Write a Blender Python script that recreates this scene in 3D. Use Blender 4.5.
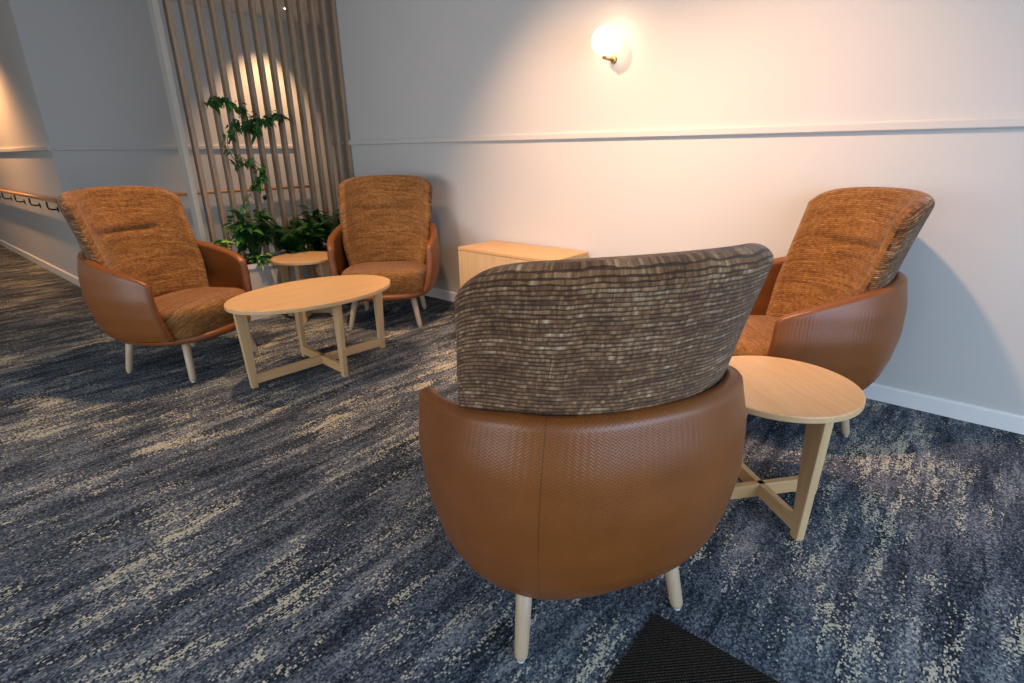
import bpy, bmesh, math, random
from mathutils import Vector, Matrix
from math import sin, cos, pi, sqrt, radians

for o in list(bpy.data.objects):
    bpy.data.objects.remove(o)
S = bpy.context.scene
COL = S.collection

# ------------------------------------------------------------------ camera
HC = 1.275
cam_d = bpy.data.cameras.new('camera')
cam = bpy.data.objects.new('camera', cam_d)
COL.objects.link(cam)
xr = Vector((0.7667019, 0.6418913, -0.0119907))      # image right in the world
yd = Vector((0.2079785, -0.2660014, -0.9412695))     # image down
zf = Vector((-0.6073822, 0.7191793, -0.3374434))     # view direction
cam.matrix_world = Matrix(((xr.x, -yd.x, -zf.x, 0), (xr.y, -yd.y, -zf.y, 0),
                           (xr.z, -yd.z, -zf.z, HC), (0, 0, 0, 1)))
cam_d.sensor_width = 36.0
cam_d.lens = 534.7 / 1024 * 36
cam_d.clip_start = 0.02
cam_d.clip_end = 100
S.camera = cam

# ------------------------------------------------------------------ light
S.view_settings.view_transform = 'Standard'
S.view_settings.look = 'None'
S.view_settings.gamma = 1
S.view_settings.use_curve_mapping = False
S.view_settings.exposure = 0.3

W = bpy.data.worlds.new('world')
S.world = W
W.use_nodes = True
bg = W.node_tree.nodes['Background']
bg.inputs[0].default_value = (0.80, 0.90, 1.0, 1)
bg.inputs[1].default_value = 0.30

WARM = (1.0, 0.60, 0.32)
def area(name, loc, to, sx, sy, power, color, spread=180):
    d = bpy.data.lights.new(name, 'AREA')
    d.shape = 'RECTANGLE'; d.size = sx; d.size_y = sy; d.energy = power; d.color = color
    d.spread = radians(spread)
    o = bpy.data.objects.new(name, d); COL.objects.link(o)
    o.location = loc
    o.rotation_euler = (Vector(to) - Vector(loc)).to_track_quat('-Z', 'Y').to_euler()
    return o
def spot(name, loc, to, power, color, angle=80, blend=0.6, r=0.05):
    d = bpy.data.lights.new(name, 'SPOT')
    d.energy = power; d.color = color; d.spot_size = radians(angle); d.spot_blend = blend
    d.shadow_soft_size = r
    o = bpy.data.objects.new(name, d); COL.objects.link(o)
    o.location = loc
    o.rotation_euler = (Vector(to) - Vector(loc)).to_track_quat('-Z', 'Y').to_euler()
    return o
# daylight from the windows to the right of and behind the camera
area('daylight_window_right', (3.0, 0.4, 1.35), (-1.0, 1.6, 0.5), 3.0, 1.7, 120, (0.52, 0.72, 1.0))
area('daylight_window_rear', (-2.2, -3.4, 1.25), (-2.6, 2.0, 0.5), 4.0, 1.6, 46, (0.84, 0.92, 1.0), 115)

# ------------------------------------------------------------------ node helpers
def mat(name, color=(0.8, 0.8, 0.8), rough=0.5, metal=0.0, spec=0.5):
    m = bpy.data.materials.new(name); m.use_nodes = True
    nt = m.node_tree
    b = nt.nodes['Principled BSDF']
    b.inputs['Base Color'].default_value = (*color, 1)
    b.inputs['Roughness'].default_value = rough
    b.inputs['Metallic'].default_value = metal
    b.inputs['Specular IOR Level'].default_value = spec
    return m, nt, b
class G:
    def __init__(s, nt): s.nt = nt; s.L = nt.links
    def n(s, t, **k):
        nd = s.nt.nodes.new(t)
        for a, v in k.items(): setattr(nd, a, v)
        return nd
    def put(s, sock, v):
        if isinstance(v, (int, float)): sock.default_value = v
        elif isinstance(v, tuple): sock.default_value = v
        else: s.L.new(v, sock)
    def m(s, op, a, b=None, c=None, clamp=False):
        nd = s.n('ShaderNodeMath', operation=op); nd.use_clamp = clamp
        s.put(nd.inputs[0], a)
        if b is not None: s.put(nd.inputs[1], b)
        if c is not None: s.put(nd.inputs[2], c)
        return nd.outputs[0]
    def sep(s, v):
        nd = s.n('ShaderNodeSeparateXYZ'); s.L.new(v, nd.inputs[0]); return nd.outputs
    def comb(s, x, y, z=0.0):
        nd = s.n('ShaderNodeCombineXYZ')
        for i, v in enumerate((x, y, z)): s.put(nd.inputs[i], v)
        return nd.outputs[0]
    def mapping(s, v, scale=(1, 1, 1), rot=(0, 0, 0)):
        nd = s.n('ShaderNodeMapping'); s.L.new(v, nd.inputs[0])
        nd.inputs['Scale'].default_value = scale; nd.inputs['Rotation'].default_value = rot
        return nd.outputs[0]
    def noise(s, v, scale=5, detail=2, rough=0.5, dist=0.0):
        nd = s.n('ShaderNodeTexNoise')
        s.L.new(v, nd.inputs['Vector']); nd.inputs['Scale'].default_value = scale
        nd.inputs['Detail'].default_value = detail; nd.inputs['Roughness'].default_value = rough
        nd.inputs['Distortion'].default_value = dist
        return nd.outputs[0]
    def white(s, v):
        nd = s.n('ShaderNodeTexWhiteNoise'); nd.noise_dimensions = '3D'
        s.L.new(v, nd.inputs['Vector']); return nd.outputs[0]
    def ramp(s, f, stops, interp='LINEAR'):
        nd = s.n('ShaderNodeValToRGB'); s.L.new(f, nd.inputs[0])
        r = nd.color_ramp; r.interpolation = interp
        while len(r.elements) < len(stops): r.elements.new(0.5)
        for e, (p, c) in zip(r.elements, stops):
            e.position = p; e.color = (*c, 1) if len(c) == 3 else c
        return nd.outputs[0]
    def mix(s, f, a, b, mode='MIX'):
        nd = s.n('ShaderNodeMix', data_type='RGBA', blend_type=mode)
        s.put(nd.inputs[0], f)
        for i, v in ((6, a), (7, b)):
            if isinstance(v, tuple): nd.inputs[i].default_value = (*v, 1) if len(v) == 3 else v
            else: s.L.new(v, nd.inputs[i])
        return nd.outputs[2]
    def coord(s, k='Object'): return s.n('ShaderNodeTexCoord').outputs[k]
    def bump(s, h, bsdf, strength=0.3, dist=0.01):
        nd = s.n('ShaderNodeBump'); nd.inputs['Strength'].default_value = strength
        nd.inputs['Distance'].default_value = dist
        s.L.new(h, nd.inputs['Height']); s.L.new(nd.outputs[0], bsdf.inputs['Normal'])

# ------------------------------------------------------------------ materials
def make_wall():
    m, nt, b = mat('painted_plaster', (0.66, 0.63, 0.58), 0.75, spec=0.3)
    g = G(nt); c = g.coord()
    n = g.noise(c, 220, 3)
    n2 = g.noise(c, 1.2, 2)
    L = g.mix(n2, (0.530, 0.505, 0.470), (0.555, 0.530, 0.495))
    nt.links.new(L, b.inputs['Base Color'])
    g.bump(n, b, 0.08, 0.002)
    return m
M_WALL = make_wall()
M_TRIM = mat('white_gloss_trim', (0.78, 0.75, 0.71), 0.3)[0]
M_CEIL = mat('ceiling_paint', (0.72, 0.70, 0.66), 0.9, spec=0.1)[0]

def make_wood(name, c1, c2, rough=0.4, axis='X', scale=1.0, bump=0.05):
    m, nt, b = mat(name, c1, rough)
    g = G(nt); c = g.coord()
    sc = {'X': (1.2, 22, 22), 'Y': (22, 1.2, 22), 'Z': (22, 22, 1.2)}[axis]
    p = g.mapping(c, tuple(k * scale for k in sc))
    n = g.noise(p, 1.6, 5, 0.6, 1.2)
    f = g.ramp(n, [(0.3, (0, 0, 0)), (0.7, (1, 1, 1))])
    nt.links.new(g.mix(f, c1, c2), b.inputs['Base Color'])
    g.bump(n, b, bump, 0.002)
    return m
OAK1, OAK2 = (0.66, 0.43, 0.22), (0.56, 0.345, 0.165)
M_TOP = make_wood('light_oak_top', OAK1, OAK2, 0.38, 'Y')
M_OAK = make_wood('light_oak_frame', (0.60, 0.40, 0.21), (0.50, 0.32, 0.155), 0.42, 'Z')
M_OAKY = make_wood('light_oak_veneer', (0.60, 0.37, 0.17), (0.50, 0.295, 0.125), 0.42, 'X')
M_LEG = make_wood('pale_ash_leg', (0.50, 0.37, 0.245), (0.43, 0.31, 0.20), 0.45, 'Z')
M_SLAT = make_wood('brown_oak_slat', (0.36, 0.25, 0.16), (0.27, 0.18, 0.11), 0.5, 'Z')

SEAM_MID = 0.9225
def make_leather(name, col, dark, stroke):
    m, nt, b = mat(name, col, 0.38, spec=0.5)
    g = G(nt); x, y, z = g.sep(g.coord('UV'))
    w = 0.0075
    t = g.m('PINGPONG', x, w)                       # 0..w triangle across each chevron column
    ph = g.m('ADD', y, g.m('MULTIPLY', t, 1.0))
    s = g.m('SINE', g.m('MULTIPLY', ph, 2 * pi / 0.0072))
    colm = g.m('ABSOLUTE', g.m('SINE', g.m('MULTIPLY', x, pi / w)))
    h = g.m('MULTIPLY', g.m('ADD', g.m('MULTIPLY', s, 0.5), 0.5), g.m('ADD', g.m('MULTIPLY', colm, 0.2), 0.8))
    n = g.noise(g.coord('UV'), 9, 4, 0.6)
    base = g.mix(g.ramp(n, [(0.3, (0, 0, 0)), (0.7, (1, 1, 1))]), col, dark)
    k = 0.24 if stroke else 0.12
    base = g.mix(g.m('MULTIPLY', h, k), base, (min(1, col[0] * 1.9), min(1, col[1] * 2.0), min(1, col[2] * 2.2)))
    # stitched seams at fixed distances from the middle of the back
    ax = g.m('ABSOLUTE', g.m('SUBTRACT', x, SEAM_MID))
    for s0 in (0.28, 0.79):
        ln = g.m('LESS_THAN', g.m('ABSOLUTE', g.m('SUBTRACT', ax, s0)), 0.0013)
        base = g.mix(g.m('MULTIPLY', ln, 0.6), base, (0.07, 0.025, 0.008))
        h = g.m('SUBTRACT', h, g.m('MULTIPLY', ln, 2.0))
    nt.links.new(base, b.inputs['Base Color'])
    fine = g.noise(g.coord('UV'), 700, 2)
    hh = g.m('ADD', g.m('MULTIPLY', h, 1.0 if stroke else 0.4), g.m('MULTIPLY', fine, 0.4))
    g.bump(hh, b, 0.17, 0.002)
    return m
M_LEATHER = make_leather('tan_herringbone_leather', (0.190, 0.058, 0.011), (0.155, 0.046, 0.009), True)

def make_tweed(name, cols, line, tick, rib=0.0105, fx=1.0):
    """woven upholstery: ribs running across, dashes of several yarns, staggered ticks"""
    m, nt, b = mat(name, cols[1], 0.85, spec=0.25)
    b.inputs['Sheen Weight'].default_value = 0.15
    g = G(nt); uv = g.coord('UV'); x, y, z = g.sep(uv)
    wob = g.m('MULTIPLY', g.m('SUBTRACT', g.noise(g.mapping(uv, (9, 3, 1)), 1, 3), 0.5), 0.016)
    yy = g.m('ADD', y, wob)
    row = g.m('FLOOR', g.m('DIVIDE', yy, rib))
    fr = g.m('FRACT', g.m('DIVIDE', yy, rib))
    prof = g.m('SINE', g.m('MULTIPLY', fr, pi))                          # 0 at grooves
    dash = g.noise(g.comb(g.m('MULTIPLY', x, 105 * fx), g.m('MULTIPLY', row, 7.3)), 1, 2, 0.6)
    long = g.noise(g.comb(g.m('MULTIPLY', x, 10 * fx), g.m('MULTIPLY', row, 3.1)), 1, 2, 0.5)
    speck = g.noise(g.mapping(uv, (500, 1100, 1)), 1, 2)
    v = g.m('ADD', g.m('ADD', g.m('MULTIPLY', dash, 0.42), g.m('MULTIPLY', long, 0.38)), g.m('MULTIPLY', speck, 0.25))
    c = g.ramp(v, [(0.40, cols[0]), (0.50, cols[1]), (0.58, cols[2]), (0.72, cols[3])])
    gn = g.noise(g.comb(g.m('MULTIPLY', x, 26), g.m('MULTIPLY', row, 5.7)), 1, 2, 0.5)
    groove = g.m('LESS_THAN', prof, g.m('ADD', g.m('MULTIPLY', g.m('SUBTRACT', gn, 0.35), 1.6), line))
    c = g.mix(g.m('MULTIPLY', groove, 0.80), c, cols[4])
    r3 = g.m('FLOOR', g.m('DIVIDE', g.m('ADD', row, g.m('MULTIPLY', g.m('FLOOR', g.m('DIVIDE', x, 0.06)), 1.0)), 3))
    rnd = g.white(g.comb(r3, g.m('FLOOR', g.m('DIVIDE', x, 0.06)), 3.3))
    tk = g.m('MULTIPLY', g.m('LESS_THAN', g.m('FRACT', g.m('DIVIDE', x, 0.03)), 0.055), g.m('LESS_THAN', rnd, 0.28))
    c = g.mix(g.m('MULTIPLY', tk, tick), c, cols[4])
    nt.links.new(c, b.inputs['Base Color'])
    g.bump(g.m('ADD', prof, g.m('MULTIPLY', speck, 0.8)), b, 0.5, 0.003)
    return m
M_FAB_OUT = make_tweed('tweed_cool_lit',  # outside of the cloth; cool daylight put into its duller tone
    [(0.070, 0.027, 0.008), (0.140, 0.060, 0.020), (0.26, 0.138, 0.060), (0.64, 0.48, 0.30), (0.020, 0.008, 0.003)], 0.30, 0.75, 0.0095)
M_FAB_IN = make_tweed('tweed_warm_lit',  # same cloth as the outside; warm light put into its amber hue
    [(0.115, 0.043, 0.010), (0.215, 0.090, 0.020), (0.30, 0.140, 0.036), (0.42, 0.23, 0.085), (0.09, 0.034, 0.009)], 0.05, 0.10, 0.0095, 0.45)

def make_carpet():
    m, nt, b = mat('blue_patterned_carpet', (0.1, 0.12, 0.16), 0.95, spec=0.08)
    g = G(nt); c = g.coord(); x, y, z = g.sep(c)
    qx = g.m('MULTIPLY', g.m('FLOOR', g.m('DIVIDE', x, 0.0042)), 0.0042)
    qy = g.m('MULTIPLY', g.m('FLOOR', g.m('DIVIDE', y, 0.0058)), 0.0058)
    q = g.comb(qx, qy)
    def at(dx, dy): return g.comb(g.m('ADD', qx, dx), g.m('ADD', qy, dy))
    w = g.white(g.mapping(q, (311, 217, 1)))
    w2 = g.noise(g.mapping(q, (120, 78, 1)), 1, 2, 0.7)
    # yarn rows: every band across the streaks gets its own shift so patches end raggedly
    band = g.m('FLOOR', g.m('DIVIDE', x, 0.021))
    rag = g.m('MULTIPLY', g.m('SUBTRACT', g.white(g.comb(band, 2.2, 5.1)), 0.5), 0.16)
    yr = g.m('ADD', qy, rag)
    def rat(dx, dy): return g.comb(g.m('ADD', qx, dx), g.m('ADD', yr, dy))
    streak = g.noise(g.mapping(rat(0.0, 0.0), (12, 2.1, 1)), 1, 6, 0.68)
    streak2 = g.noise(g.mapping(rat(7.7, 3.1), (15, 3.4, 1)), 1, 5, 0.68)
    patch = g.noise(g.mapping(at(31.0, 0.0), (2.6, 1.8, 1)), 1, 3, 0.6)
    sp = g.m('ADD', g.m('MULTIPLY', g.m('SUBTRACT', w, 0.5), 0.50), g.m('MULTIPLY', g.m('SUBTRACT', w2, 0.5), 1.1))
    a = g.m('ADD', g.m('ADD', g.m('MULTIPLY', streak, 0.95), g.m('MULTIPLY', g.m('SUBTRACT', patch, 0.5), 0.35)), g.m('ADD', 0.02, g.m('MULTIPLY', sp, 0.56)))
    base = g.ramp(a, [(0.26, (0.010, 0.014, 0.020)), (0.42, (0.036, 0.046, 0.062)), (0.55, (0.098, 0.114, 0.140)), (0.72, (0.25, 0.265, 0.275))])
    cr = g.m('ADD', g.m('ADD', streak2, g.m('MULTIPLY', g.m('SUBTRACT', patch, 0.5), 0.60)), g.m('MULTIPLY', sp, 0.36))
    crf = g.ramp(cr, [(0.605, (0, 0, 0)), (0.655, (1, 1, 1))])
    col = g.mix(crf, base, g.mix(w, (0.25, 0.245, 0.205), (0.56, 0.53, 0.41)))
    dk = g.noise(g.mapping(rat(17.0, 9.0), (24, 2.8, 1)), 1, 4, 0.62)
    dkf = g.ramp(g.m('ADD', dk, g.m('MULTIPLY', sp, 0.14)), [(0.35, (1, 1, 1)), (0.39, (0, 0, 0))])
    col = g.mix(g.m('MULTIPLY', dkf, 0.75), col, (0.014, 0.018, 0.024))
    nt.links.new(col, b.inputs['Base Color'])
    g.bump(g.m('ADD', w, w2), b, 0.5, 0.004)
    return m
M_CARPET = make_carpet()

def make_mat():
    m, nt, b = mat('black_ribbed_matting', (0.02, 0.018, 0.016), 0.9, spec=0.1)
    g = G(nt); c = g.mapping(g.coord(), (1, 1, 1), (0, 0, radians(45)))
    x, y, z = g.sep(c)
    h = g.m('MULTIPLY', g.m('ABSOLUTE', g.m('SINE', g.m('MULTIPLY', x, pi / 0.008))),
            g.m('ADD', g.m('MULTIPLY', g.m('ABSOLUTE', g.m('SINE', g.m('MULTIPLY', y, pi / 0.007))), 0.6), 0.4))
    n = g.noise(c, 160, 2)
    f = g.m('MULTIPLY', h, n)
    nt.links.new(g.ramp(f, [(0.15, (0.005, 0.0045, 0.004)), (0.55, (0.055, 0.045, 0.036))]), b.inputs['Base Color'])
    g.bump(h, b, 0.6, 0.004)
    return m
M_MAT = make_mat()
M_PLANTER = mat('pale_planter_laminate', (0.60, 0.55, 0.48), 0.45)[0]
M_SOIL = mat('dark_soil', (0.03, 0.02, 0.014), 0.95)[0]
def leafmat(name, a, bcol, rough=0.35):
    m, nt, b = mat(name, a, rough, spec=0.5)
    g = G(nt); x, y, z = g.sep(g.coord('UV'))
    n = g.noise(g.coord(), 28, 2)
    mid = g.ramp(g.m('ADD', g.m('ABSOLUTE', x), g.m('MULTIPLY', g.m('SUBTRACT', n, 0.5), 0.5)), [(0.10, (1, 1, 1)), (0.75, (0, 0, 0))])
    nt.links.new(g.mix(mid, a, bcol), b.inputs['Base Color'])
    b.inputs['Transmission Weight'].default_value = 0.0
    return m
M_LEAFD = leafmat('dark_green_leaf', (0.012, 0.055, 0.014), (0.028, 0.095, 0.022))
M_LEAFM = leafmat('mid_green_leaf', (0.025, 0.115, 0.015), (0.06, 0.20, 0.03))
M_LEAFL = leafmat('variegated_leaf', (0.07, 0.26, 0.03), (0.42, 0.58, 0.16))
M_LEAFY = leafmat('yellow_green_leaf', (0.16, 0.26, 0.02), (0.30, 0.38, 0.04))
M_STEM = mat('green_stem', (0.05, 0.09, 0.025), 0.6)[0]
M_BRASS = mat('aged_brass', (0.42, 0.27, 0.11), 0.35, 1.0)[0]
M_DARKMETAL = mat('dark_metal_bracket', (0.03, 0.026, 0.022), 0.4, 0.6)[0]
M_RAILWOOD = make_wood('orange_wood_handrail', (0.58, 0.30, 0.13), (0.48, 0.23, 0.09), 0.4, 'X')
M_GLIDE = mat('grey_plastic_glide', (0.55, 0.56, 0.58), 0.4)[0]
def make_glow(name, col, st):
    m = bpy.data.materials.new(name); m.use_nodes = True
    nt = m.node_tree; nt.nodes.clear()
    e = nt.nodes.new('ShaderNodeEmission'); e.inputs[0].default_value = (*col, 1); e.inputs[1].default_value = st
    o = nt.nodes.new('ShaderNodeOutputMaterial'); nt.links.new(e.outputs[0], o.inputs[0])
    return m
M_GLOBE = make_glow('lit_opal_glass', (1.0, 0.70, 0.44), 7.0)
M_LED = make_glow('lit_led_lens', (1.0, 0.85, 0.65), 20.0)

# ------------------------------------------------------------------ object helpers
def obj(name, bm, m, parent=None, smooth=True, uvname=None):
    me = bpy.data.meshes.new(name)
    bmesh.ops.recalc_face_normals(bm, faces=bm.faces)
    bm.to_mesh(me); bm.free()
    ms = m if isinstance(m, (list, tuple)) else [m]
    for k in ms: me.materials.append(k)
    for p in me.polygons: p.use_smooth = smooth
    o = bpy.data.objects.new(name, me); COL.objects.link(o)
    if parent: o.parent = parent
    return o
def thing(name, label, cat, loc=(0, 0, 0), rz=0, group=None):
    o = bpy.data.objects.new(name, None); COL.objects.link(o)
    o.empty_display_size = 0.1
    o.location = loc; o.rotation_euler = (0, 0, rz)
    tag(o, label, cat, group)
    return o
def tag(o, label, cat, group=None):
    o['label'] = label; o['category'] = cat
    if group: o['group'] = group
    return o
def struct(o):
    o['kind'] = 'structure'; return o
def copy_tree(o, parent=None):
    c = o.copy(); COL.objects.link(c); c.parent = parent
    for ch in [q for q in bpy.data.objects if q.parent == o]:
        copy_tree(ch, c)
    return c
def box(bm, x0, x1, y0, y1, z0, z1, bevel=0.0, seg=2):
    vs = [bm.verts.new((x, y, z)) for x in (x0, x1) for y in (y0, y1) for z in (z0, z1)]
    F = [(0, 1, 3, 2), (4, 6, 7, 5), (0, 4, 5, 1), (2, 3, 7, 6), (0, 2, 6, 4), (1, 5, 7, 3)]
    fs = [bm.faces.new([vs[i] for i in f]) for f in F]
    if bevel:
        es = list({e for f in fs for e in f.edges})
        bmesh.ops.bevel(bm, geom=es, offset=bevel, segments=seg, profile=0.5, affect='EDGES', clamp_overlap=True)
    return bm
def boxobj(name, d, m, parent=None, bevel=0.0):
    bm = bmesh.new(); box(bm, *d, bevel=bevel)
    return obj(name, bm, m, parent, smooth=False)
def rings(bm, rs, cap=True, uvs=None):
    """loft closed rings of equal count"""
    vr = [[bm.verts.new(p) for p in r] for r in rs]
    n = len(vr[0])
    for i in range(len(vr) - 1):
        for j in range(n):
            bm.faces.new((vr[i][j], vr[i][(j + 1) % n], vr[i + 1][(j + 1) % n], vr[i + 1][j]))
    if cap:
        bm.faces.new(vr[0][::-1]); bm.faces.new(vr[-1])
    return vr
def tube(bm, pts, rads, n=12, cap=True):
    rs = []
    for i, p in enumerate(pts):
        a = Vector(pts[max(0, i - 1)]); b = Vector(pts[min(len(pts) - 1, i + 1)])
        d = (b - a).normalized()
        up = Vector((0, 0, 1)) if abs(d.z) < 0.9 else Vector((1, 0, 0))
        u = d.cross(up).normalized(); v = d.cross(u).normalized()
        r = rads[i] if isinstance(rads, (list, tuple)) else rads
        rs.append([Vector(p) + u * (r * cos(2 * pi * k / n)) + v * (r * sin(2 * pi * k / n)) for k in range(n)])
    rings(bm, rs, cap)
    return bm

def edge_list(L, r, nmid, k=6):
    """sample positions 0..L, dense near both ends where the edge rounds over"""
    a = [r * (1 - cos(pi / 2 * i / k)) for i in range(k + 1)]
    mid = [r + (L - 2 * r) * i / nmid for i in range(1, nmid)]
    return a + mid + [L - q for q in a[::-1]]
def slab(bm, M, Lu, Lv, ht, nu, nv, extra=None, r=None, m_out=0, m_in=1):
    """thick rounded-edge sheet about the surface M(u,v), u and v in 0..1.
    extra(u,v,side) gives an additional outward offset. side +1 = normal side."""
    r = r or ht
    us = [q / Lu for q in edge_list(Lu, r, nu)]
    vs = [q / Lv for q in edge_list(Lv, r, nv)]
    def fac(s, L):
        d = min(s, 1 - s) * L
        return sqrt(max(0.0, 1 - (1 - d / r) ** 2)) if d < r else 1.0
    uvl = bm.loops.layers.uv.verify()
    grid = {1: [], -1: []}
    for side in (1, -1):
        for i, u in enumerate(us):
            row = []
            for j, v in enumerate(vs):
                bd = i in (0, len(us) - 1) or j in (0, len(vs) - 1)
                if side == -1 and bd:
                    row.append(grid[1][i][j]); continue
                P = M(u, v)
                e = 1e-3
                du = M(min(1, u + e), v) - M(max(0, u - e), v)
                dv = M(u, min(1, v + e)) - M(u, max(0, v - e))
                N = du.cross(dv).normalized()
                f = fac(u, Lu) * fac(v, Lv)
                h = (ht(u, v) if callable(ht) else ht) * f
                if extra: h += extra(u, v, side) * f
                row.append(bm.verts.new(P + N * (h * side if not bd else 0)))
            grid[side].append(row)
        for i in range(len(us) - 1):
            for j in range(len(vs) - 1):
                q = [(i, j), (i + 1, j), (i + 1, j + 1), (i, j + 1)]
                vv = [grid[side][a][b] for a, b in q]
                if side == -1: vv = vv[::-1]; q = q[::-1]
                if len(set(vv)) < 4: continue
                try: f = bm.faces.new(vv)
                except ValueError: continue
                f.material_index = m_out if side == 1 else m_in
                for lp, (a, b) in zip(f.loops, q):
                    lp[uvl].uv = (us[a] * Lu, vs[b] * Lv)
    return bm

# ------------------------------------------------------------------ room shell
YW = 3.214            # sconce wall
XC, YL = -6.52, 1.27  # outside corner of the corridor block
ZC = 2.70
XS = -4.71            # slat screen
struct(boxobj('floor', (-16, 4.5, -5, 6.2, -0.05, 0.0), M_CARPET))
struct(boxobj('ceiling', (-16, 4.5, -5, 6.2, ZC, ZC + 0.1), M_CEIL))
struct(boxobj('wall_back', (-5.0, 4.5, YW, YW + 0.15, 0, ZC), M_WALL))
bm = bmesh.new()
box(bm, -16, XC, YL, YL + 0.2, 0, ZC)
struct(obj('wall_left', bm, M_WALL, smooth=False))
struct(boxobj('wall_corridor', (XC - 0.2, XC, YL + 0.2, 5.0, 0, ZC), M_WALL))
struct(boxobj('wall_far', (XC, -5.0, 5.0, 5.15, 0, ZC), M_WALL))
struct(boxobj('wall_return', (-5.15, -5.0, YW + 0.15, 5.0, 0, ZC), M_WALL))

def profile_run(name, a, b, prof, m):
    """extrude a (depth,height) profile from a to b; depth grows to the left of a->b"""
    a, b = Vector(a), Vector(b)
    d = (b - a).normalized(); nrm = Vector((-d.y, d.x, 0))
    bm = bmesh.new()
    rings(bm, [[p + nrm * q[0] + Vector((0, 0, q[1])) for q in prof] for p in (a, b)])
    return struct(obj(name, bm, m, smooth=False))
BASE = [(0, 0), (0.016, 0), (0.016, 0.078), (0.011, 0.084), (0.0, 0.086)]
RAIL = [(0, 1.336), (0.018, 1.336), (0.024, 1.342), (0.024, 1.372), (0.018, 1.382), (0, 1.382)]
profile_run('baseboard_back', (4.5, YW, 0), (-5.0, YW, 0), BASE, M_TRIM)
profile_run('trim_1', (4.5, YW, 0), (-5.0, YW, 0), RAIL, M_WALL)
profile_run('baseboard_left', (XC, YL, 0), (-16, YL, 0), BASE, M_TRIM)
RL = [(d, z - 0.018) for d, z in RAIL]
profile_run('trim_2', (XC, YL, 0), (-16, YL, 0), RL, M_WALL)
profile_run('baseboard_corridor', (XC, 5.0, 0), (XC, YL, 0), BASE, M_TRIM)
profile_run('trim_3', (XC, 3.65, 0), (XC, YL, 0), RL, M_WALL)

# handrails on brackets
def handrail(name, a, b, label, nb):
    a, b = Vector(a), Vector(b)
    L = (b - a).length; d = (b - a).normalized(); nrm = Vector((-d.y, d.x, 0))
    t = thing(name, label, 'handrail', a)
    bm = bmesh.new()
    prof = []
    for k in range(20):
        q = 2 * pi * k / 20
        prof.append((0.070 + 0.022 * (abs(cos(q)) ** 0.7) * (1 if cos(q) > 0 else -1), 0.876 + 0.017 * (abs(sin(q)) ** 0.7) * (1 if sin(q) > 0 else -1)))
    rings(bm, [[p + nrm * q[0] + Vector((0, 0, q[1])) for q in prof] for p in (Vector((0, 0, 0)), d * L)])
    obj('rail', bm, M_RAILWOOD, t)
    for k in range(nb):
        s = L * (k + 0.5) / nb
        bm = bmesh.new()
        p = d * s
        P = [p + nrm * w + Vector((0, 0, z)) for w, z in ((0.0, 0.775), (0.045, 0.775), (0.070, 0.785), (0.075, 0.80), (0.075, 0.852))]
        tube(bm, P, 0.008, 8)
        tube(bm, [p + nrm * 0.0 + Vector((0, 0, 0.775)), p + nrm * 0.006 + Vector((0, 0, 0.775))], 0.028, 14)
        obj('bracket', bm, M_DARKMETAL, t)
    return t
handrail('handrail', (XC - 0.02, YL, 0), (-13.5, YL, 0), 'wooden handrail on dark brackets along the corridor wall at far left', 9)
handrail('handrail', (XC, 3.78, 0), (XC, YL + 0.06, 0), 'wooden handrail on the wall seen through the slatted screen', 2)

# ------------------------------------------------------------------ slatted screen
scr = thing('slatted_screen', 'floor-to-ceiling screen of upright brown wooden slats behind the planter', 'screen', (XS, 0, 0))
for i in range(14):
    y = 1.801 + i * 0.10577
    bm = bmesh.new(); box(bm, -0.065, 0.0, y, y + 0.029, 0.004, ZC - 0.002, bevel=0.002, seg=1)
    if y + 0.034 > YW: bm.free(); continue
    obj('slat', bm, M_SLAT, scr, smooth=False)
post = boxobj('screen_post', (XS - 0.10, XS, 1.712, 1.752, 0.004, ZC - 0.002), M_WALL, None, 0.003)
post.data.materials[0] = mat('taupe_post_paint', (0.40, 0.37, 0.32), 0.6)[0]
tag(post, 'pale painted upright post at the left end of the slatted screen', 'post')

# ------------------------------------------------------------------ armchair
def lerp(a, b, t): return a + (b - a) * t
def tab(z, T):
    if z <= T[0][0]: return T[0][1]
    for (z0, v0), (z1, v1) in zip(T, T[1:]):
        if z <= z1:
            t = (z - z0) / (z1 - z0); t = t * t * (3 - 2 * t) * 0.5 + t * 0.5
            return lerp(v0, v1, t)
    return T[-1][1]
def g_(x, s): return math.exp(-(x / s) ** 2)

SZ = [(0.225, 0.735), (0.27, 0.87), (0.34, 0.945), (0.43, 0.99), (0.52, 1.01), (0.62, 0.995), (0.76, 0.925)]
def shell_plan(s):
    """s in -1..1 along the U, 0 = rear centre; returns x, y (front = -Y) at unit scale"""
    A, B, n = 0.394, 0.385, 2.6
    sg = 1 if s >= 0 else -1
    a = abs(s)
    k = 0.66
    if a < k:
        ph = a / k * pi / 2
        x = A * sin(ph) ** (2 / n) if ph > 0 else 0.0
        y = B * max(0.0, cos(ph)) ** (2 / n)
        y -= 0.0
    else:
        t = (a - k) / (1 - k)
        x = A - 0.045 * t * t
        y = -0.240 * t
    return sg * x, y
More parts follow.
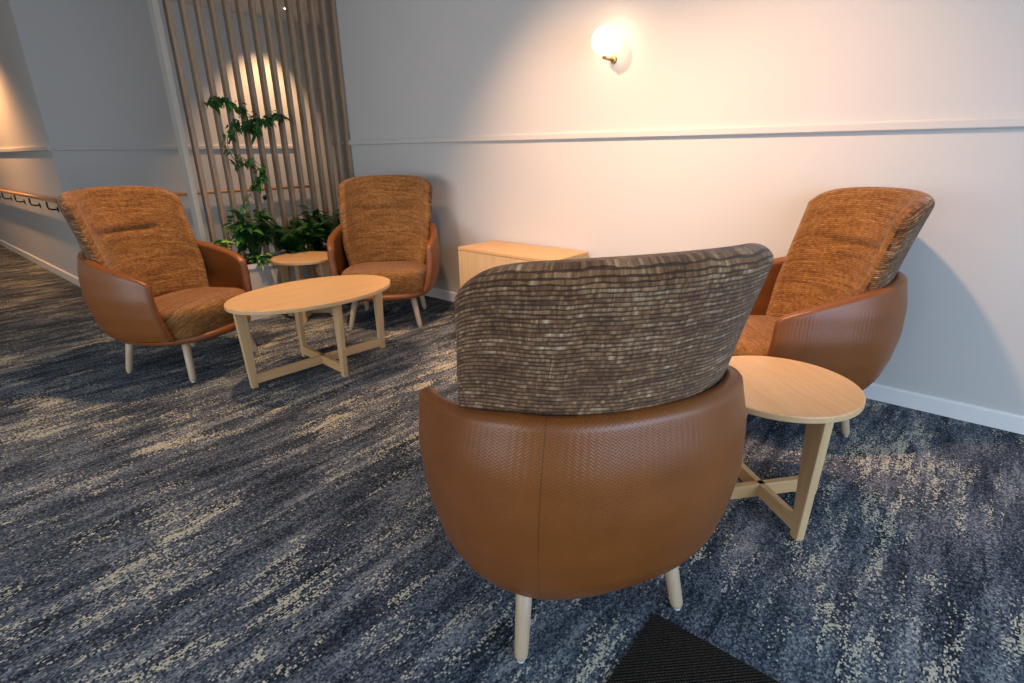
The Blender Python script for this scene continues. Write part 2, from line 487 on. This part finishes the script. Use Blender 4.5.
# arc-length reparametrisation of the plan
_pts = [shell_plan(-1 + 2 * i / 1200) for i in range(1201)]
_cum = [0.0]
for (x0, y0), (x1, y1) in zip(_pts, _pts[1:]): _cum.append(_cum[-1] + math.hypot(x1 - x0, y1 - y0))
LSH = _cum[-1]
print('LSH', LSH)
def shell_arc(t):
    import bisect
    q = t * LSH
    i = min(len(_cum) - 2, max(0, bisect.bisect_right(_cum, q) - 1))
    f = (q - _cum[i]) / max(1e-9, _cum[i + 1] - _cum[i])
    return lerp(_pts[i][0], _pts[i + 1][0], f), lerp(_pts[i][1], _pts[i + 1][1], f)
def shell_M(u, v):
    x, y = shell_arc(u)
    fwd = max(0.0, min(1.0, (0.30 - y) / 0.60))          # 0 rear .. 1 arm tip
    ztop = 0.764 - 0.160 * fwd ** 1.15
    z0 = 0.264 - 0.006 * y / 0.32
    z = lerp(z0, ztop, v)
    s = tab(z, SZ)
    front = max(0.0, min(1.0, -y / 0.240))
    yy = y * s if y > 0 else y * lerp(1.0, 1.0, 1)
    yy += 0.030 * v * (1 - front) * max(0, min(1, y / 0.3 + 0.3))       # rear leans back
    yy += 0.026 * v * front                     # arm front slants forward to the foot
    # rounded upper corner of the arm front
    z -= 0.022 * (front ** 10) * v ** 3
    return Vector((x * s, yy, z))
def shell_extra(u, v, side):
    t = abs(u * LSH - LSH / 2)
    e = 0.0
    for s0 in (0.235, 0.640):
        e -= 0.0
    return e if side == -1 else e * 0.3

BW = [(0.42, 0.285), (0.62, 0.332), (0.85, 0.343), (1.10, 0.352)]
def back_M(u, v):
    a = 2 * u - 1
    zt = 1.094 - 0.030 * abs(a) ** 2 - 0.055 * abs(a) ** 9
    z = lerp(0.40, zt, v)
    w = tab(z, BW)
    amax = radians(72)
    x = w * sin(a * amax) / sin(amax)
    d = lerp(0.20, 0.20, (z - 0.4) / 0.65)
    yb = 0.243 + 0.180 * (z - 0.40) / 0.65
    y = yb - d * (1 - cos(a * amax)) / (1 - cos(amax))
    return Vector((x, y, z))
def back_h(u, v):
    a = abs(2 * u - 1)
    return 0.034 + 0.006 * g_(v - 1, 0.2)
def back_extra(u, v, side):
    if side == 1: return 0.0
    a = 2 * u - 1
    e = 0.012 * (1 - abs(a)) * sin(pi * v)
    f = max(0, 1 - (abs(a) / 0.56) ** 8)
    vv = v - (0.615 + 0.03 * a * a)
    e -= 0.021 * f * g_(vv, 0.020)
    e += 0.010 * f * g_(vv - 0.05, 0.045) + 0.006 * f * g_(vv + 0.05, 0.04)
    return e

def plan_ring(hw, yf, yr, z, n=72, e=3.2, k=1.0, frontbow=0.0):
    """superellipse outline; yf/yr front and rear, scaled by k"""
    out = []
    cy = (yf + yr) / 2; hy = (yr - yf) / 2
    for i in range(n):
        q = 2 * pi * i / n
        c, s = cos(q), sin(q)
        x = hw * k * abs(c) ** (2 / e) * (1 if c > 0 else -1)
        y = cy + hy * k * abs(s) ** (2 / e) * (1 if s > 0 else -1)
        if y < cy: y -= frontbow * (1 - (x / hw) ** 2) * min(1, (cy - y) / hy)
        out.append(Vector((x, y, z)))
    return out

def uv_plan(me_obj, sx=1.0):
    me = me_obj.data
    uvl = me.uv_layers.new(name='UVMap') if not me.uv_layers else me.uv_layers[0]
    for p in me.polygons:
        nz = abs(p.normal.z)
        for li in p.loop_indices:
            co = me.vertices[me.loops[li].vertex_index].co
            uvl.data[li].uv = (co.x, co.y * 1.0 + (0 if nz > 0.5 else co.z))

def make_armchair(label, loc, rz, group):
    t = thing('armchair', label, 'armchair', loc, rz, group)
    bm = bmesh.new()
    slab(bm, lambda u, v: shell_M(1 - u, v), LSH, 0.50, 0.026, 110, 26, shell_extra, m_out=0, m_in=0)
    sh = obj('leather_shell', bm, M_LEATHER, t)
    bm = bmesh.new()
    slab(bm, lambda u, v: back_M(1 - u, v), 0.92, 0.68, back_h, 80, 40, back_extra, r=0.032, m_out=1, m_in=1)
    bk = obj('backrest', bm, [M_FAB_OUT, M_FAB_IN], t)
    # inner side warm-lit tone, outer side cool-lit tone of one tweed: choose by which side of the middle sheet the face lies
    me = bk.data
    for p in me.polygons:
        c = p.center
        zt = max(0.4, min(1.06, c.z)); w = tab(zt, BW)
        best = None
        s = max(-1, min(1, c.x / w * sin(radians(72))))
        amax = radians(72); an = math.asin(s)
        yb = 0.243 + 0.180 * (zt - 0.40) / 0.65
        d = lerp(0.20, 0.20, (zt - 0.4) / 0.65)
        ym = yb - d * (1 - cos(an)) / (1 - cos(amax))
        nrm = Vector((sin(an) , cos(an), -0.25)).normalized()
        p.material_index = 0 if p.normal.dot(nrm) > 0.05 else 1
    # seat base rim
    bm = bmesh.new()
    rs = []
    for k, z in ((0.93, 0.206), (0.975, 0.208), (0.995, 0.213), (1.0, 0.221), (0.995, 0.230), (0.975, 0.236), (0.93, 0.239)):
        rs.append(plan_ring(0.338, -0.338, 0.330, 0.218 + (z - 0.221) * 1.35, k=k, e=2.7, frontbow=0.03))
    for r_ in rs:
        for p in r_: p.z += 0.033 - 0.007 * p.y / 0.32
    rings(bm, rs); rim = obj('seat_rim', bm, M_LEATHER, t); uv_plan(rim)
    # cushion
    bm = bmesh.new()
    rs = []
    yf, yr = -0.318, 0.215
    prof = [(0.90, 0.236), (0.965, 0.243), (0.99, 0.26), (1.0, 0.29), (1.005, 0.33), (1.0, 0.365), (0.985, 0.388), (0.955, 0.402), (0.90, 0.412),
            (0.80, 0.420), (0.62, 0.427), (0.40, 0.431), (0.18, 0.433), (0.03, 0.433)]
    for k, z in prof:
        rr = plan_ring(0.318, yf, yr, z, k=k, e=3.6, frontbow=0.022)
        for p in rr:
            p.z += 0.030
            p.z -= 0.035 * max(0, (p.y - yf)) * (1 if z > 0.38 else 0)
        rs.append(rr)
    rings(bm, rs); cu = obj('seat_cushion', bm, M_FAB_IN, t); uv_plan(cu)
    for sx in (-1, 1):
        for sy in (-1, 1):
            fx, fy = (0.262 if sy < 0 else 0.245) * sx, (-0.262 if sy < 0 else 0.25)
            tx, ty = 0.215 * sx, (-0.215 if sy < 0 else 0.205)
            P = [Vector((lerp(fx, tx, k), lerp(fy, ty, k), 0.006 + k * (0.236 if sy > 0 else 0.236))) for k in (0, 0.03, 0.08, 0.5, 1.0)]
            bm = bmesh.new(); tube(bm, P, [0.012, 0.0165, 0.0185, 0.0205, 0.0225], 20)
            lg = obj('leg', bm, M_LEG, t)
            bm = bmesh.new(); tube(bm, [Vector((fx, fy, 0.0)), Vector((fx, fy, 0.007))], [0.0105, 0.0115], 14)
            obj('glide', bm, M_GLIDE, lg)
    return t
def face(dx, dy):            # rotation so that the local front (-Y) looks along (dx, dy)
    return math.atan2(dx, -dy)
GC = 'tan leather and tweed wingback armchairs'
near = make_armchair('armchair closest to the camera, its brown tweed back turned to us',
                     (-0.760, 1.148, 0), face(-0.864, 0.503), GC)
for lab, loc, fx, fy in (
        ('armchair at far left of the room, turned towards the oval coffee table', (-3.672, 1.138, 0), 0.913, 0.407),
        ('armchair in the corner between the slatted screen and the wooden cabinet, facing the camera', (-3.429, 2.545, 0), 0.683, -0.73),
        ('armchair at the right, against the wall behind the round side table', (-0.58, 2.70, 0), -0.77, -0.64)):
    c = copy_tree(near)
    c['label'] = lab; c.location = loc; c.rotation_euler = (0, 0, face(fx, fy))

# ------------------------------------------------------------------ tables
def table(name, label, cat, loc, rz, a, b, fa, fb, group=None, hw=(0.036, 0.062)):
    """top semi axes a (local Y) and b (local X); feet at radius fa / fb"""
    t = thing(name, label, cat, loc, rz, group)
    bm = bmesh.new(); rs = []
    for off, z in ((-0.006, 0.466), (-0.0015, 0.4675), (0, 0.470), (0, 0.486), (-0.0015, 0.489), (-0.005, 0.490)):
        rs.append([Vector(((b + off) * cos(2 * pi * k / 96), (a + off) * sin(2 * pi * k / 96), z)) for k in range(96)])
    rings(bm, rs); obj('tabletop', bm, M_TOP, t, smooth=False)
    th = 0.0145
    for ax, f in ((0, fb), (1, fa)):
        # stretcher board, standing on edge between opposite legs
        bm = bmesh.new()
        d = (-f + 0.03, f - 0.03, -th * 0.86, th * 0.86, 0.022, 0.076)
        if ax: d = (d[2], d[3], d[0], d[1], d[4] + 0.0, d[5] + 0.0)
        if ax == 0:
            box(bm, *d, bevel=0.0015, seg=1)
        else:
            box(bm, *d, bevel=0.0015, seg=1)
        obj('stretcher', bm, M_OAKY if ax == 0 else M_TOP, t, smooth=False)
        for s in (-1, 1):
            bm = bmesh.new()
            ro0, ri0 = f, f - hw[0]           # foot
            ro1, ri1 = f + 0.020, f - hw[1]   # head, wider
            vs = []
            for (r, z) in ((ro0, 0.0), (ri0, 0.0), (ri1, 0.4655), (ro1, 0.4655)):
                for w in (-th, th):
                    vs.append(bm.verts.new((s * r, w, z) if ax == 0 else (w, s * r, z)))
            for q in ((0, 1, 3, 2), (2, 3, 5, 4), (4, 5, 7, 6), (6, 7, 1, 0), (0, 2, 4, 6), (1, 7, 5, 3)):
                bm.faces.new([vs[i] for i in q])
            bmesh.ops.recalc_face_normals(bm, faces=bm.faces)
            bmesh.ops.bevel(bm, geom=list(bm.edges), offset=0.002, segments=1, affect='EDGES')
            obj('leg', bm, M_OAK, t, smooth=False)
    return t
table('coffee_table', 'long oval light oak coffee table with crossed stretchers between two armchairs', 'coffee table',
      (-2.94, 1.632, 0), radians(-3), 0.50, 0.34, 0.452, 0.268, None, (0.036, 0.044))
table('side_table', 'round light oak side table beside the closest armchair', 'side table',
      (-0.398, 1.925, 0), radians(50), 0.265, 0.265, 0.240, 0.240, 'round side tables')
table('side_table', 'round light oak side table in front of the plants, next to the corner armchair', 'side table',
      (-4.015, 2.19, 0), radians(-48), 0.25, 0.25, 0.19, 0.19, 'round side tables')

# ------------------------------------------------------------------ cabinet
cab = thing('cabinet', 'low light oak cabinet standing against the wall under the globe lamp', 'cabinet', (-2.435, 2.995, 0))
W2, D2 = 0.445, 0.20
bm = bmesh.new(); box(bm, -W2 + 0.003, W2 - 0.003, -D2 + 0.022, D2, 0.05, 0.575, 0.001, 1); obj('carcass', bm, M_OAK, cab, False)
bm = bmesh.new(); box(bm, -W2, W2, -D2, D2, 0.5755, 0.598, 0.0015, 1); obj('worktop', bm, M_OAKY, cab, False)
bm = bmesh.new(); box(bm, -W2 + 0.02, W2 - 0.02, -D2 + 0.05, D2, 0.0, 0.05); obj('plinth', bm, M_DARKMETAL, cab, False)
bm = bmesh.new(); box(bm, -W2 + 0.003, W2 - 0.003, -D2 + 0.002, -D2 + 0.021, 0.052, 0.573, 0.001, 1); obj('front_panel', bm, M_OAK, cab, False)

# ------------------------------------------------------------------ sconce
sc = thing('wall_sconce', 'lit opal glass globe wall lamp on a small brass bracket above the cabinet', 'wall lamp', (-1.868, YW, 1.874))
bm = bmesh.new(); bmesh.ops.create_uvsphere(bm, u_segments=40, v_segments=24, radius=0.078, matrix=Matrix.Translation((0, -0.115, 0)))
obj('globe', bm, M_GLOBE, sc)
bm = bmesh.new(); tube(bm, [Vector((0, 0, -0.088)), Vector((0, -0.012, -0.088)), Vector((0, -0.014, -0.088))], [0.020, 0.020, 0.016], 28)
obj('wall_plate', bm, M_BRASS, sc)
bm = bmesh.new(); tube(bm, [Vector((0, -0.012, -0.088)), Vector((0, -0.08, -0.092)), Vector((0, -0.105, -0.092)), Vector((0, -0.115, -0.086))], 0.007, 12)
obj('arm', bm, M_BRASS, sc)
bm = bmesh.new(); tube(bm, [Vector((0, -0.115, -0.096)), Vector((0, -0.115, -0.090)), Vector((0, -0.115, -0.072))], [0.008, 0.012, 0.014], 24)
obj('lamp_holder', bm, M_BRASS, sc)


# ------------------------------------------------------------------ downlights, two of them added as wall wash
def downlight(x, y, label, power, to=None, ang=95, blend=0.7, r=0.04, color=WARM):
    t = thing('downlight', label, 'ceiling light', (x, y, ZC), 0, 'recessed ceiling downlights')
    bm = bmesh.new()
    rs = []
    for r_, z in ((0.030, -0.001), (0.036, -0.005), (0.044, -0.006), (0.048, -0.001)):
        rs.append([Vector((r_ * cos(2 * pi * k / 32), r_ * sin(2 * pi * k / 32), z)) for k in range(32)])
    rings(bm, rs, cap=False); obj('trim_ring', bm, M_TRIM, t)
    bm = bmesh.new(); tube(bm, [Vector((0, 0, -0.001)), Vector((0, 0, -0.003))], 0.028, 28); obj('lens', bm, M_LED, t)
    spot('downlight_beam', (x, y, ZC - 0.02), to or (x, y, 0), power, color, ang, blend, r)
downlight(-5.95, 3.45, 'lit ceiling downlight beyond the top of the slatted screen', 110, (-6.5, 3.3, 1.4), 75)
downlight(-8.5, 0.80, 'ceiling downlight above the corridor wall at far left', 210, (-8.6, 1.15, 0), 130, color=(1.0, 0.5, 0.2))
downlight(-3.4, 1.55, 'ceiling downlight above the oval coffee table', 185, None, 100, 1.0)
downlight(-1.0, 1.2, 'ceiling downlight above the closest armchair', 22, None, 85)
downlight(-2.3, 1.75, 'added unseen spot washing the wall left of the globe lamp with warm light', 290, (-1.9, 3.2, 0.6), 84, 1.0, 0.06, (1.0, 0.60, 0.37))  # added fill that spreads the globe lamp's warm glow over the wall
downlight(-1.0, 1.75, 'added unseen spot washing the wall right of the globe lamp with warm light', 250, (-0.9, 3.2, 0.6), 90, 1.0, 0.06, (1.0, 0.60, 0.37))  # second added fill, carries the warm glow on to the right

# ------------------------------------------------------------------ floor mat
mt = boxobj('floor_mat', (-0.459, 1.3, -1.2, 1.172, 0.0, 0.006), M_MAT)
tag(mt, 'black ribbed entrance mat on the carpet at the bottom edge', 'mat')

# ------------------------------------------------------------------ planter and plants
pt = thing('planter', 'long pale trough planter standing in front of the slatted screen', 'planter', (-4.46, 2.36, 0))
PX, PY, PH = 0.20, 0.76, 0.445
bm = bmesh.new()
def rect(hx, hy, z): return [Vector((sx * hx, sy * hy, z)) for sx, sy in ((-1, -1), (1, -1), (1, 1), (-1, 1))]
rings(bm, [rect(PX - 0.012, PY - 0.012, 0.0), rect(PX - 0.012, PY - 0.012, 0.41)], True); obj('trough', bm, M_PLANTER, pt, False)
bm = bmesh.new()
vr = rings(bm, [rect(PX - 0.03, PY - 0.03, 0.412), rect(PX, PY, 0.412), rect(PX, PY, PH), rect(PX - 0.03, PY - 0.03, PH), rect(PX - 0.03, PY - 0.03, 0.413)], False)
obj('rim', bm, M_TRIM, pt, False)
boxobj('soil', (-PX + 0.031, PX - 0.031, -PY + 0.031, PY - 0.031, 0.4105, 0.425), M_SOIL, pt)

def leaf(bm, base, direc, length, width, droop=0.3, up=None, fold=0.25, nseg=7, mi=0):
    d = Vector(direc).normalized()
    side = d.cross(Vector((0, 0, 1)))
    if side.length < 0.05: side = Vector((1, 0, 0))
    side.normalize()
    if up is not None: side = (Matrix.Rotation(up, 3, d) @ side)
    nrm = side.cross(d).normalized()
    uvl = bm.loops.layers.uv.verify()
    rows = []
    for i in range(nseg + 1):
        t = i / nseg
        w = width * 0.5 * (sin(pi * min(1, t ** 0.75)) ** 0.85 if 0 < t < 1 else 0.02)
        c = Vector(base) + d * (length * t) - Vector((0, 0, 1)) * (droop * length * t * t)
        rows.append([bm.verts.new(c + side * (w * k) + nrm * (abs(k) * w * fold)) for k in (-1, -0.5, 0, 0.5, 1)])
    for i in range(nseg):
        for j in range(4):
            f = bm.faces.new((rows[i][j], rows[i][j + 1], rows[i + 1][j + 1], rows[i + 1][j]))
            f.material_index = mi
            for lp, (a, b) in zip(f.loops, ((i, j), (i, j + 1), (i + 1, j + 1), (i + 1, j))):
                lp[uvl].uv = ((b - 2) / 2, a / nseg)

SOILZ = 0.425
def bushy(name, label, x, y, h, spread, n, ll, lw, mats, seed, group=None, droop=0.35, cat='plant', lean=(0, 0)):
    R = random.Random(seed)
    t = thing(name, label, cat, (x, y, SOILZ), 0, group)
    fb, sb = bmesh.new(), bmesh.new()
    ns = max(3, n // 7)
    for s in range(ns):
        a = 2 * pi * s / ns + R.uniform(-0.3, 0.3); rr = spread * R.uniform(0.3, 1.0)
        tip = Vector((cos(a) * rr + lean[0] * h, sin(a) * rr + lean[1] * h, h * R.uniform(0.6, 1.0)))
        b0 = Vector((cos(a) * 0.02, sin(a) * 0.02, 0.0))
        mid = (b0 + tip) / 2 + Vector((0, 0, 0.15 * h))
        P = [b0, b0.lerp(mid, 0.5) + Vector((0, 0, 0.04 * h)), mid, mid.lerp(tip, 0.6), tip]
        tube(sb, P, [0.004, 0.0035, 0.003, 0.0025, 0.0015], 6)
        for q in range(max(2, n // ns)):
            f = R.uniform(0.25, 1.0)
            k = f * 4; i = min(3, int(k)); c = P[i].lerp(P[i + 1], k - i)
            az = R.uniform(0, 2 * pi); el = R.uniform(-0.1, 0.9)
            az = a + R.gauss(0, 1.1)
            d = (cos(az) * cos(el), sin(az) * cos(el), sin(el))
            leaf(fb, c, d, ll * R.uniform(0.7, 1.15), lw * R.uniform(0.7, 1.15), droop * R.uniform(0.4, 1.5), R.uniform(-0.5, 0.5), mi=R.choice(range(len(mats))))
    obj('foliage', fb, mats, t); obj('stem', sb, M_STEM, t)
    return t
def fern(name, label, x, y, h, n, seed, mats, group=None):
    R = random.Random(seed)
    t = thing(name, label, 'plant', (x, y, SOILZ), 0, group)
    fb, sb = bmesh.new(), bmesh.new()
    for s in range(n):
        a = 2 * pi * s / n + R.uniform(-0.25, 0.25); L = h * R.uniform(0.8, 1.15); el = R.uniform(0.75, 1.4)
        d = Vector((cos(a) * cos(el), sin(a) * cos(el), sin(el)))
        P = [d * (L * k / 12) - Vector((0, 0, 1)) * (0.28 * L * (k / 12) ** 2.2) for k in range(13)]
        tube(sb, P[::3], [0.003, 0.0025, 0.002, 0.0015, 0.001], 5)
        for k in range(3, 13):
            c = P[k]; tdir = (P[k] - P[k - 1]).normalized()
            sd = tdir.cross(Vector((0, 0, 1))).normalized()
            for sg in (-1, 1):
                for hf in (0, 0.5):
                    cc = P[k - 1].lerp(P[k], 0.5 + hf)
                    ln = 0.075 * sin(pi * (k / 13) ** 0.8) + 0.012
                    leaf(fb, cc, sd * sg + tdir * 0.35, ln, 0.020, 0.15, nseg=3, mi=R.choice(range(len(mats))))
    obj('fronds', fb, mats, t); obj('stem', sb, M_STEM, t)
    return t
bushy('dieffenbachia', 'small plant with broad pale-centred green leaves at the left end of the planter', -4.40, 1.68, 0.24, 0.06, 20, 0.19, 0.10, [M_LEAFL], 3, lean=(0.1, -0.2))
bushy('bushy_plant', 'dense dark green leafy plant left of centre in the planter', -4.42, 1.99, 0.42, 0.17, 210, 0.12, 0.055, [M_LEAFD, M_LEAFD, M_LEAFM], 5)
bushy('trailing_plant', 'low small-leaved green plant spilling over the front rim of the planter', -4.33, 1.98, 0.08, 0.09, 60, 0.07, 0.04, [M_LEAFM, M_LEAFD, M_LEAFL], 8, droop=0.8)
fern('fern', 'feathery dark green fern in the middle of the planter', -4.42, 2.30, 0.46, 34, 11, [M_LEAFD, M_LEAFM])
bushy('bushy_plant', 'broad-leaved mid green plant right of the fern in the planter', -4.36, 2.42, 0.30, 0.13, 90, 0.16, 0.07, [M_LEAFM, M_LEAFD], 13)
bushy('bushy_plant', 'low yellow-green plant behind the round side table by the planter rim', -4.32, 2.32, 0.07, 0.09, 34, 0.09, 0.045, [M_LEAFY, M_LEAFM], 17)
fern('fern', 'dark feathery fern near the right end of the planter', -4.45, 2.74, 0.42, 30, 19, [M_LEAFD, M_LEAFM])
bushy('bushy_plant', 'dark green leafy plant at the right end of the planter behind the corner armchair', -4.45, 2.92, 0.36, 0.12, 100, 0.13, 0.05, [M_LEAFD, M_LEAFD, M_LEAFM], 23)
bushy('bushy_plant', 'dark green plant with long upright leaves between the two ferns', -4.50, 2.58, 0.38, 0.09, 90, 0.14, 0.05, [M_LEAFD], 29)

# climbing vine, wound through the slats
vt = thing('climbing_vine', 'climbing green vine wound up around the slats of the wooden screen', 'plant', (-4.6, 2.05, SOILZ))
VP = [(0.0, 0.0, 0.0), (-0.03, -0.03, 0.15), (-0.06, -0.045, 0.33), (-0.05, 0.02, 0.45), (-0.07, 0.13, 0.56), (-0.05, 0.20, 0.70), (-0.06, 0.12, 0.80),
      (-0.06, 0.03, 0.78), (-0.06, -0.02, 0.90), (-0.06, 0.02, 1.02), (-0.06, 0.12, 1.08), (-0.06, 0.21, 1.02), (-0.06, 0.24, 1.10), (-0.06, 0.12, 1.19), (-0.06, 0.0, 1.24), (-0.05, -0.10, 1.22)]
VB = [(-0.06, 0.24, 1.10), (-0.05, 0.34, 1.12), (-0.04, 0.46, 1.15)]
R = random.Random(41)
fb, sb = bmesh.new(), bmesh.new()
def smoothpath(P, m=6):
    out = []
    P = [Vector(p) for p in P]
    for i in range(len(P) - 1):
        p0, p1, p2, p3 = P[max(0, i - 1)], P[i], P[i + 1], P[min(len(P) - 1, i + 2)]
        for k in range(m):
            t = k / m
            out.append(0.5 * ((2 * p1) + (-p0 + p2) * t + (2 * p0 - 5 * p1 + 4 * p2 - p3) * t * t + (-p0 + 3 * p1 - 3 * p2 + p3) * t ** 3))
    return out + [P[-1]]
for P in (VP, VB):
    Q = smoothpath(P)
    tube(sb, Q, 0.003, 6)
    for i, c in enumerate(Q):
        z = c.z
        n = 1
        if z < 0.30: n = 3
        if 0.56 < z < 0.74: n = 6
        if 0.76 < z < 0.88: n = 2
        if 1.0 < z < 1.05: n = 5
        if z > 1.07: n = 4
        for _ in range(n):
            c2 = c + Vector((R.uniform(-0.02, 0.03), R.gauss(0, 0.022), R.gauss(0, 0.016)))
            az = R.uniform(-1.9, 1.9); el = R.uniform(-1.1, 0.6)
            leaf(fb, c2, (cos(az) * cos(el), sin(az) * cos(el), sin(el)), R.uniform(0.035, 0.068), R.uniform(0.025, 0.045), 0.5, R.uniform(-0.8, 0.8),
                 mi=(R.choice((1, 1, 0)) if 0.5 < z < 0.75 else R.choice((0, 0, 0, 1))))
obj('foliage', fb, [M_LEAFD, M_LEAFM], vt); obj('stem', sb, M_STEM, vt)
